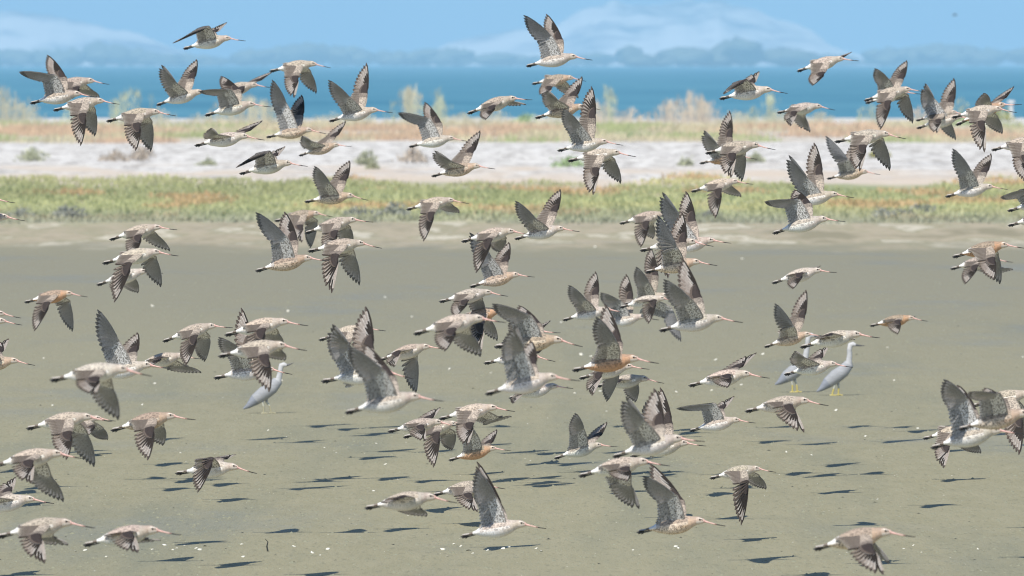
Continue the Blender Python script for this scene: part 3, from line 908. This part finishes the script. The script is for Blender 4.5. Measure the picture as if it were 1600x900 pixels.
def wing_part(M, k, S, W, T, side, st, rnd):
    """S shoulder, W wrist, T wing tip (body space, metres); k bird size; side -1 near, +1 far"""
    arm = W - S; la = np.linalg.norm(arm); a = nrm(arm)
    hv = T - W; lh = np.linalg.norm(hv); h = nrm(hv)
    back = A(-1, 0, -.05)
    b = nrm(back - .85 * np.dot(back, a) * a)
    nu = np.cross(a, b) * side
    nu = nrm(nu)                   # upper side normal
    # make sure the upper side faces away from the belly: for a spread wing a ~ (0,side,0), b ~ (-1,0,0) -> cross = (0,0,side)
    if True:
        ref = np.cross(A(0, side, 0), A(-1, 0, 0)) * side
        if np.dot(ref, A(0, 0, 1)) < 0: nu = -nu
    # hand plane
    bh = nrm(b - .25 * np.dot(b, h) * h)
    nh = np.cross(h, bh) * side
    nh = nrm(nh)
    if np.dot(np.cross(A(0, side, 0), A(-1, 0, 0)) * side, A(0, 0, 1)) < 0: nh = -nh
    if abs(np.dot(h, bh)) > .97: nh = nu
    if np.dot(nh, nu) < 0 and np.dot(h, a) > 0: nh = -nh
    def feather(root, d, ln, w, nrmv, cu, cl, off, sw, lp=0.0):
        s = nrm(np.cross(nrmv, d))         # sideways in the wing plane
        if np.dot(s, a) < 0: s = -s        # s points outward to the leading side
        last = None
        ts = (0, .3, .6, .85, 1.0)
        ws = (.55, .95, 1.05, .88, .22)
        for j, t in enumerate(ts):
            c = root + d * ln * t - s * sw * ln * t * t * .10 - nrmv * (.07 * ln * t * (1 - t) * -1.0) + nrmv * off
            hw = w * ws[j] / 2
            up = [M.vert(c + s * hw), M.vert(c + s * hw * .22), M.vert(c - s * hw * .12), M.vert(c - s * hw)]
            lo = [M.vert(p) for p in (c + s * hw - nrmv * .0016 * k, c + s * hw * .1 - nrmv * .002 * k, c - s * hw - nrmv * .0016 * k)]
            row = (up, lo)
            if last:
                tm = (t + ts[j - 1]) / 2
                c3 = cu(tm)
                for m in range(3):
                    M.quad(last[0][m], last[0][m + 1], up[m + 1], up[m], c3[m], 0, 1)
                c2 = cl(tm)
                for m in range(2):
                    M.quad(last[1][m], lo[m], lo[m + 1], last[1][m + 1], c2[m], lp, 1)
            last = row
    dk = rnd.uniform(.85, 1.15)
    def prim_u(j):
        def f(t):
            tip = t > .82
            lead = (.075, .06, .05) if j > 3 else (.17, .135, .11)
            shaft = ((.86, .82, .76) if j > 5 else mixc((.46, .40, .35), (.80, .75, .68), j / 7)) if t < .86 else (.2, .15, .12)
            inner = (.66, .58, .51) if j > 5 else ((.50, .42, .36) if j > 2 else (.42, .345, .285))
            if t < .45 and j > 2: inner = mixc(inner, (.78, .72, .66), .45)
            if tip: inner = (.21, .175, .15)
            return (tuple(x * dk for x in lead), shaft, inner)
        return f
    def prim_l(j):
        def f(t):
            g = .78 - .02 * j
            c = (g, g, g * 1.03)
            if t > .8: c = (.32, .32, .33) if j > 4 else (.50, .49, .49)
            return (tuple(x * .86 for x in c), c)
        return f
    def sec_u(t):
        return ((.29, .24, .20), (.46, .40, .34), (.68, .63, .56)) if t > .55 else ((.36, .305, .26), (.48, .42, .36), (.46, .39, .33))
    def sec_l(t):
        c = (.74, .74, .74) if t < .75 else (.82, .82, .82)
        return (tuple(x * .75 for x in c), c)
    ns, npn = 10, 10
    # secondaries and tertials
    for i in range(ns):
        q = (i + .3) / ns
        root = S + arm * q + b * .018 * k
        d = slerp(b, a, .10 * q)
        ln = (.108 - .030 * q) * k
        if i < 2: ln *= 1.08
        feather(root, d, ln, .026 * k, nu, lambda t: sec_u(t), lambda t: sec_l(t), .0006 * k * (ns - i), .2, -.6)
    # primaries: roots along the hand, tips on one smooth trailing edge from the wrist corner out to the wing tip
    tip1 = W + b * .100 * k - nu * .006 * k
    ctrl = tip1 * .45 + T * .55 + (b * .6 + nrm(slerp(b, h, .5)) * .4) * .040 * k
    for j in range(npn):
        q = j / (npn - 1)
        root = W + h * .05 * k * q + b * .012 * k * (1 - q)
        e = q ** .92
        tip = tip1 * (1 - e) ** 2 + ctrl * 2 * e * (1 - e) + T * e * e
        dv = tip - root; ln = np.linalg.norm(dv); d = dv / ln
        nn = nrm(nu * (1 - q) + nh * q + 1e-6)
        nn = nrm(nn - np.dot(nn, d) * d)
        feather(root, d, ln, (.034 - .013 * q + rnd.uniform(-.002, .002)) * k, nn, prim_u(j), prim_l(j), -.0007 * k * j, .35, -.2)
    # arm and hand with their coverts: a cambered, closed pad over the feather roots
    U = [0, .12, .25, .38, .5, .62, .75, .88, 1.0, 1.2, 1.4, 1.6, 1.8, 2.0]
    V = [(0, 0, 0), (.10, .0055, -.004), (.3, .0085, -.004), (.55, .007, -.003), (.8, .0045, -.0022), (1.0, .0022, -.0015)]
    rows = []
    for u in U:
        if u <= 1:
            base = S + arm * u; n_ = nu; bb = b; ch = (.066 - .012 * u) * k
            base = base + b * (-.006 * k * math.sin(math.pi * u))      # skin fold before the elbow
        else:
            q = u - 1
            base = W + h * .078 * k * q
            n_ = nrm(nu * (1 - q) + nh * q + 1e-6)
            bb = slerp(b, h, .55 * q); ch = float(np.interp(q, [0, .2, .4, .6, .8, 1], [.056, .056, .05, .04, .026, .005])) * k
        th = 1.0 if u < 1 else (1 - .45 * (u - 1))
        if u == 0: th = 1.5
        top = [M.vert(base + bb * ch * vv + n_ * zt * th * k) for vv, zt, zb in V]
        bot = [M.vert(base + bb * ch * vv + n_ * zb * th * k) for vv, zt, zb in V]
        rows.append((u, top, bot))
    for (u0, t0, b0), (u1, t1, b1) in zip(rows, rows[1:]):
        um = (u0 + u1) / 2
        for m in range(len(V) - 1):
            vm = (V[m][0] + V[m + 1][0]) / 2
            if um < 1:
                cu, pu = mixc(st['back'], (.46, .40, .34), .65), .6
                if vm > .75: cu = (.40, .345, .29)
                if um > .8: cu, pu = mixc(cu, (.07, .055, .05), .5), .5
            else:
                cu, pu = (.055, .042, .038), .12
                if vm > .85: cu = (.14, .11, .09)
            if vm > .9 and um < 1: cu = (.55, .50, .44)
            g = .88 if vm < .5 else .86
            cl, pl = (g, g * .99, g * .97), (-.95 if um < 1.2 else -.45)
            if um > 1.2: cl = (.62, .62, .62)
            if m == 0: cl = (.45, .41, .37); pl = 0
            M.quad(t0[m], t1[m], t1[m + 1], t0[m + 1], cu, pu, .35)
            M.quad(b0[m], b0[m + 1], b1[m + 1], b1[m], cl, pl, .45)

def unit_bill():
    # base at origin, pointing +x, length 1; slightly upcurved, pink turning black
    v, f, c = [], [], []
    n = 8
    X = [-.12, 0, .12, .25, .4, .52, .6, .75, .9, .985, 1.0]
    Rr = [.068, .058, .043, .035, .030, .026, .024, .020, .017, .013, .004]
    for k, (x, r) in enumerate(zip(X, Rr)):
        z = -.03 * math.sin(max(x, 0) * math.pi) * .8
        for i in range(n):
            a = 2 * math.pi * i / n
            v.append((x, math.sin(a) * r * .8, z + math.cos(a) * r))
    for k in range(len(X) - 1):
        xm = (X[k] + X[k + 1]) / 2
        col = (.80, .50, .44) if xm < .3 else ((.76, .50, .43) if xm < .5 else ((.28, .15, .13) if xm < .6 else (.025, .022, .022)))
        for i in range(n):
            f.append((k * n + i, k * n + (i + 1) % n, (k + 1) * n + (i + 1) % n, (k + 1) * n + i)); c.append(col)
    return v, f, c

def simple_col_mat(name, rough, spec=.4):
    N = NT(name)
    N.l(N.mix(1.0, N.attr('Col'), N.ramp(N.noise(N.obj(), 9, 3), [(.3, (.85, .85, .85)), (.7, (1.1, 1.1, 1.1))]), 'MULTIPLY'), N.b.inputs['Base Color'])
    N.b.inputs['Roughness'].default_value = rough
    N.b.inputs['Specular IOR Level'].default_value = spec
    return N.m
HORN = simple_col_mat('horn', .35)
bv, bf_, bc_ = unit_bill()
BILL = np_mesh('bill', bv, bf_, HORN, bc_, smooth=True)

def eye_mesh():
    N = NT('eye_dark'); N.b.inputs['Base Color'].default_value = (.012, .01, .01, 1); N.b.inputs['Roughness'].default_value = .12
    return ico('eye', 0, 1, N.m, 1, 2)
EYE = eye_mesh()

def leg_mesh():
    """leg trailing under the tail: shank then a bundle of four toes; runs from origin towards -x, length 1"""
    v, f, c = [], [], []
    def tube(pts, rs, col, n=6):
        o = len(v)
        for p, r in zip(pts, rs):
            for i in range(n):
                a = 2 * math.pi * i / n
                v.append((p[0], p[1] + math.sin(a) * r, p[2] + math.cos(a) * r))
        for k in range(len(pts) - 1):
            for i in range(n):
                f.append((o + k * n + i, o + k * n + (i + 1) % n, o + (k + 1) * n + (i + 1) % n, o + (k + 1) * n + i)); c.append(col)
    dk = (.028, .027, .03)
    tube([(.05, 0, .06), (-.15, 0, 0), (-.42, 0, -.05), (-.60, 0, -.06)], [.05, .035, .03, .045], dk)
    tube([(-.58, 0, -.06), (-.80, 0, -.03), (-1.0, 0, -.05)], [.05, .04, .012], dk)
    tube([(-.58, .02, -.06), (-.76, .07, -.06), (-.94, .09, -.10)], [.045, .036, .012], dk)
    tube([(-.58, -.02, -.06), (-.74, -.07, -.08), (-.90, -.09, -.14)], [.045, .036, .012], dk)
    tube([(-.58, 0, -.07), (-.66, 0, -.13), (-.74, 0, -.17)], [.03, .02, .008], dk)
    return np_mesh('leg', v, f, HORN, c, smooth=True)
LEG = leg_mesh()

COLNAME = {'n': 'grey brown', 'w': 'white bellied', 'b': 'buff mottled', 'o': 'rusty'}
FLOCK = 'godwits flying to the right in one flock'

def godwit(idx, tail, bill, N_, F_, style, bias, where):
    rnd = random.Random(idx * 13 + 5)
    tu, tv = tail; bu, bv2 = bill
    lp = math.hypot(bu - tu, bv2 - tv)
    s = lp / 0.405 * (1 + bias * .012)
    low = max(tv, bv2, N_[1], N_[3], F_[1], F_[3]) + 6
    s = max(s, (low - HORIZON) / (CAMH - .07), 232)
    D = F / s
    m = D / F                              # metres per photo pixel at this distance
    L = lp * m; k = L / .40
    cu_, cv_ = tu + (bu - tu) * .45, tv + (bv2 - tv) * .45
    org = at(cu_, cv_, D)
    pitch = math.atan2(-(bv2 - tv), bu - tu)
    st = dict(STY[style])
    j = rnd.uniform(.9, 1.1)
    for q in ('breast', 'belly', 'back', 'head'): st[q] = tuple(min(x * j * rnd.uniform(.97, 1.03), .88) for x in st[q])
    M = Mesh()
    body_part(M, L, st, rnd)
    nb = len(M.f)
    tail_part(M, L, st, rnd)
    cp, sp = math.cos(pitch), math.sin(pitch)
    def loc(u, v):
        dx, dz = (u - cu_) * m, -(v - cv_) * m
        return dx * cp + dz * sp, -dx * sp + dz * cp
    for side, w in ((-1, N_), (1, F_)):
        S = A((.55 - .45) * L, side * .050 * L, .075 * L)
        wx, wz = loc(w[0], w[1]); tx, tz = loc(w[2], w[3])
        pull = .62 if side == 1 and w[3] < tv - 5 else .88
        wx, wz = S[0] + (wx - S[0]) * pull, S[2] + (wz - S[2]) * pull
        arm, hand = .140 * k, .245 * k
        d2 = (wx - S[0]) ** 2 + (wz - S[2]) ** 2
        y1 = S[1] + side * math.sqrt(max(arm ** 2 - d2, (.25 * arm) ** 2))
        Wp = A(wx, y1, wz)
        d3 = (tx - wx) ** 2 + (tz - wz) ** 2
        Tp = A(tx, y1 + side * math.sqrt(max(hand ** 2 - d3, (.12 * hand) ** 2)), tz)
        wing_part(M, k, S, Wp, Tp, side, st, rnd)
    root = empty('godwit', org)
    root.rotation_euler = (0, -pitch, 0)
    props(root, COLNAME[style] + ' godwit, ' + where, 'bird', FLOCK)
    me = np_mesh('body', np.array(M.v), np.array(M.f), PLUME, np.array(M.c), smooth=False, pat=M.p)
    a = me.attributes.new('thin', 'FLOAT', 'FACE'); a.data.foreach_set('value', np.array(M.t, dtype=np.float32))
    sm = np.zeros(len(M.f), dtype=bool); sm[:nb] = True
    me.polygons.foreach_set('use_smooth', sm)
    link('body', me, root)
    b = link('bill', BILL, root)
    p0 = A((.752 - .45) * L, 0, .073 * L); p1 = A(.55 * L, 0, 0)
    b.location = p0
    dv = p1 - p0
    b.scale = (np.linalg.norm(dv),) * 3
    b.rotation_euler = (0, math.atan2(-dv[2], dv[0]), 0)
    for sd_ in (-1, 1):
        e = link('eye', EYE, root)
        e.location = ((.712 - .45) * L, sd_ * .041 * L, (.083 + .010) * L)
        e.scale = (.0095 * L,) * 3
    for sd_ in (-1, 1):
        lg = link('leg', LEG, root)
        lg.location = ((.20 - .45) * L, sd_ * .014 * L, -.002 * L)
        lg.scale = (.205 * L, .20 * L, .205 * L)
        lg.rotation_euler = (0, -.02 * sd_, sd_ * -.03)
    return root

for idx, line in enumerate(BIRDS.strip().split('\n')):
    p = [q.strip() for q in line.split('|')]
    a = [float(x) for x in p[0].split()]
    godwit(idx, a[:2], a[2:], [float(x) for x in p[1].split()], [float(x) for x in p[2].split()], p[3], float(p[4]), p[5])

# tiny bird far away in the sky at the top right
o = godwit(999, (1487, 25), (1498, 24), (1492, 21, 1487, 18), (1494, 22, 1490, 19), 'n', 0, 'x') if False else None

# ------------------------------------------------------------------ herons
def loft(pts, n=14):
    """pts: list of (x, y, z, half-width, half-height, colour) -> closed tube"""
    v, f, c = [], [], []
    P = [Vector(p[:3]) for p in pts]
    for k, p in enumerate(pts):
        d = (P[min(k + 1, len(P) - 1)] - P[max(k - 1, 0)]).normalized()
        side = Vector((0, 1, 0)); up = d.cross(side).normalized() * -1
        for i in range(n):
            a = 2 * math.pi * i / n
            q = P[k] + side * math.sin(a) * p[3] + up * math.cos(a) * p[4]
            v.append(tuple(q))
    for k in range(len(pts) - 1):
        for i in range(n):
            f.append((k * n + i, k * n + (i + 1) % n, (k + 1) * n + (i + 1) % n, (k + 1) * n + i)); c.append(pts[k][5])
    return v, f, c

def heron_mat():
    N = NT('heron_plumage')
    N.l(N.mix(1.0, N.attr('Col'), N.ramp(N.noise(N.mapping(N.obj(), (20, 20, 60)), 1, 3), [(.3, (.88, .88, .88)), (.7, (1.1, 1.1, 1.1))]), 'MULTIPLY'), N.b.inputs['Base Color'])
    N.b.inputs['Roughness'].default_value = .8
    return N.m
HER = heron_mat()
def heron(tailp, breast, head, feet, label, billp, legcol=(.62, .52, .16)):
    gz = ground_at(feet[0][0], feet[0][1])
    D = gz.y
    m = D / F
    o = at(feet[0][0], feet[0][1], D)
    def q(u, v, y=0): return ((u - feet[0][0]) * m, y, (feet[0][1] - v) * m)
    root = empty('heron', (o.x, D, 0))
    props(root, label, 'bird', 'herons standing on the mud')
    g = (.36, .37, .385); gl = (.47, .475, .48); wh = (.55, .55, .55); dkc = (.26, .28, .32)
    (tx, ty), (bx, by), (hx, hy) = tailp, breast, head
    L = []
    def add(u, v, r, ry, col): L.append((*q(u, v), ry * m, r * m, col))
    add(tx - 1, ty, 1, 1, dkc)
    add(tx + (bx - tx) * .12, ty + (by - ty) * .12, 4, 4, dkc)
    add(tx + (bx - tx) * .35, ty + (by - ty) * .42, 9, 8, g)
    add(tx + (bx - tx) * .62, ty + (by - ty) * .72, 11, 10, g)
    add(tx + (bx - tx) * .85, ty + (by - ty) * .95, 10, 9, g)
    add(bx + 1, by - 9, 8, 6, gl)
    add(bx + (hx - bx) * .35, by + (hy - by) * .35, 4.6, 4, gl)
    add(bx + (hx - bx) * .65, by + (hy - by) * .62, 4.0, 3.4, gl)
    add(hx - 2, hy + 8, 3.8, 3.2, wh)
    add(hx, hy + 1, 4.4, 3.6, wh)
    add(hx + 4, hy, 4.0, 3.2, wh)
    add(hx + 8, hy + 1, 2.2, 1.8, wh)
    v, f, c = loft(L)
    link('body', np_mesh('body', v, f, HER, c, smooth=True), root)
    v, f, c = loft([(*q(hx + 7, hy + 1), 1.5 * m, 1.8 * m, (.12, .12, .13)), (*q((hx + billp[0]) / 2 + 3, (hy + billp[1]) / 2 + 1), 1.1 * m, 1.2 * m, (.12, .12, .13)),
                    (*q(*billp), .2 * m, .2 * m, (.12, .12, .13))], 8)
    link('bill', np_mesh('bill', v, f, HORN, c, smooth=True), root)
    for i, (fu, fv) in enumerate(feet):
        top = (tx + (bx - tx) * (.55 + .12 * i), ty + (by - ty) * .62)
        y = (i - .5) * 5 * m
        v, f, c = loft([(*q(top[0], top[1], y), 2.6 * m, 3.2 * m, g), (*q(top[0] + .5, (top[1] * .6 + fv * .4), y), 1.8 * m, 1.9 * m, (.6, .6, .5)),
                        (*q((top[0] + fu) / 2 + 1, (top[1] * .4 + fv * .6), y), 1.4 * m, 1.4 * m, legcol), (*q(fu, fv - 1, y), 1.3 * m, 1.3 * m, legcol), (*q(fu, fv + 1, y), 1.2 * m, 1.2 * m, legcol)], 8)
        o2 = len(v)
        for ddx, ddy in ((1, .15), (.9, -.4), (.8, .6), (-.6, 0)):
            t, ff, cc = loft([(*q(fu, fv - .6, y), 1.0 * m, .9 * m, legcol), (q(fu, fv, y)[0] + ddx * 7 * m, y + ddy * 7 * m, .5 * m, .6 * m, .5 * m, legcol)], 6)
            oo = len(v); v += t; f += [tuple(z + oo for z in w) for w in ff]; c += cc
        link('leg', np_mesh('leg', v, f, HORN, c, smooth=True), root)
heron((1277, 612), (1325, 578), (1329, 538), [(1300, 618), (1310, 617)], 'tall blue grey heron with long neck upright, rightmost of the three on the mud', (1352, 540))
heron((1212, 601), (1256, 574), (1264, 524), [(1238, 613), (1246, 612)], 'blue grey heron mostly hidden behind flying birds, yellow legs showing', (1288, 528))
heron((381, 639), (433, 604), (440, 570), [(412, 646), (424, 645)], 'pale grey heron stooping below the crowded left birds, leftmost of the three', (459, 567), (.45, .42, .28))

# ------------------------------------------------------------------ far bird
def far_bird():
    N = NT('far_bird_dark'); N.b.inputs['Base Color'].default_value = (.05, .05, .05, 1)
    p = at(1492, 24, 420)
    v, f, c = loft([(-.10, 0, 0, .004, .004, (0, 0, 0)), (-.04, 0, .005, .02, .018, (0, 0, 0)), (.03, 0, .008, .022, .02, (0, 0, 0)), (.08, 0, .01, .01, .01, (0, 0, 0)), (.11, 0, .005, .002, .002, (0, 0, 0))], 8)
    for s in (-1, 1):
        o = len(v)
        v += [(.04, s * .01, .012), (-.03, s * .01, .012), (-.03, s * .10, .05), (.03, s * .10, .055), (-.06, s * .2, .03), (-.05, s * .2, .03),
              (.04, s * .01, .016), (-.03, s * .01, .016), (-.03, s * .10, .054), (.03, s * .10, .059), (-.06, s * .2, .034), (-.05, s * .2, .034)]
        f += [(o, o + 1, o + 2, o + 3), (o + 3, o + 2, o + 4, o + 5), (o + 6, o + 9, o + 8, o + 7), (o + 9, o + 11, o + 10, o + 8)]
    ob = link('small_bird', np_mesh('small_bird', v, f, N.m, smooth=True))
    ob.location = p
    props(ob, 'tiny dark speck of a bird high in the empty sky at the top right', 'bird')
far_bird()

# ------------------------------------------------------------------ air
def haze():
    x0, x1, y0, y1, z0, z1 = -4100, 4100, -320, 9900, -2.0, 122
    v = [(x, y, z) for z in (z0, z1) for y in (y0, y1) for x in (x0, x1)]
    f = [(0, 2, 3, 1), (4, 5, 7, 6), (0, 1, 5, 4), (1, 3, 7, 5), (3, 2, 6, 7), (2, 0, 4, 6)]
    me = bpy.data.meshes.new('haze'); me.from_pydata(v, [], f)
    mt = bpy.data.materials.new('air'); mt.use_nodes = True
    t = mt.node_tree; t.nodes.clear()
    o = t.nodes.new('ShaderNodeOutputMaterial'); p = t.nodes.new('ShaderNodeVolumePrincipled')
    p.inputs['Color'].default_value = (.44, .725, .91, 1)
    p.inputs['Density'].default_value = HAZE
    p.inputs['Anisotropy'].default_value = -0.35
    t.links.new(p.outputs[0], o.inputs['Volume'])
    me.materials.append(mt)
    props(link('haze', me), kind='stuff')
HAZE = 1.7e-4
haze()
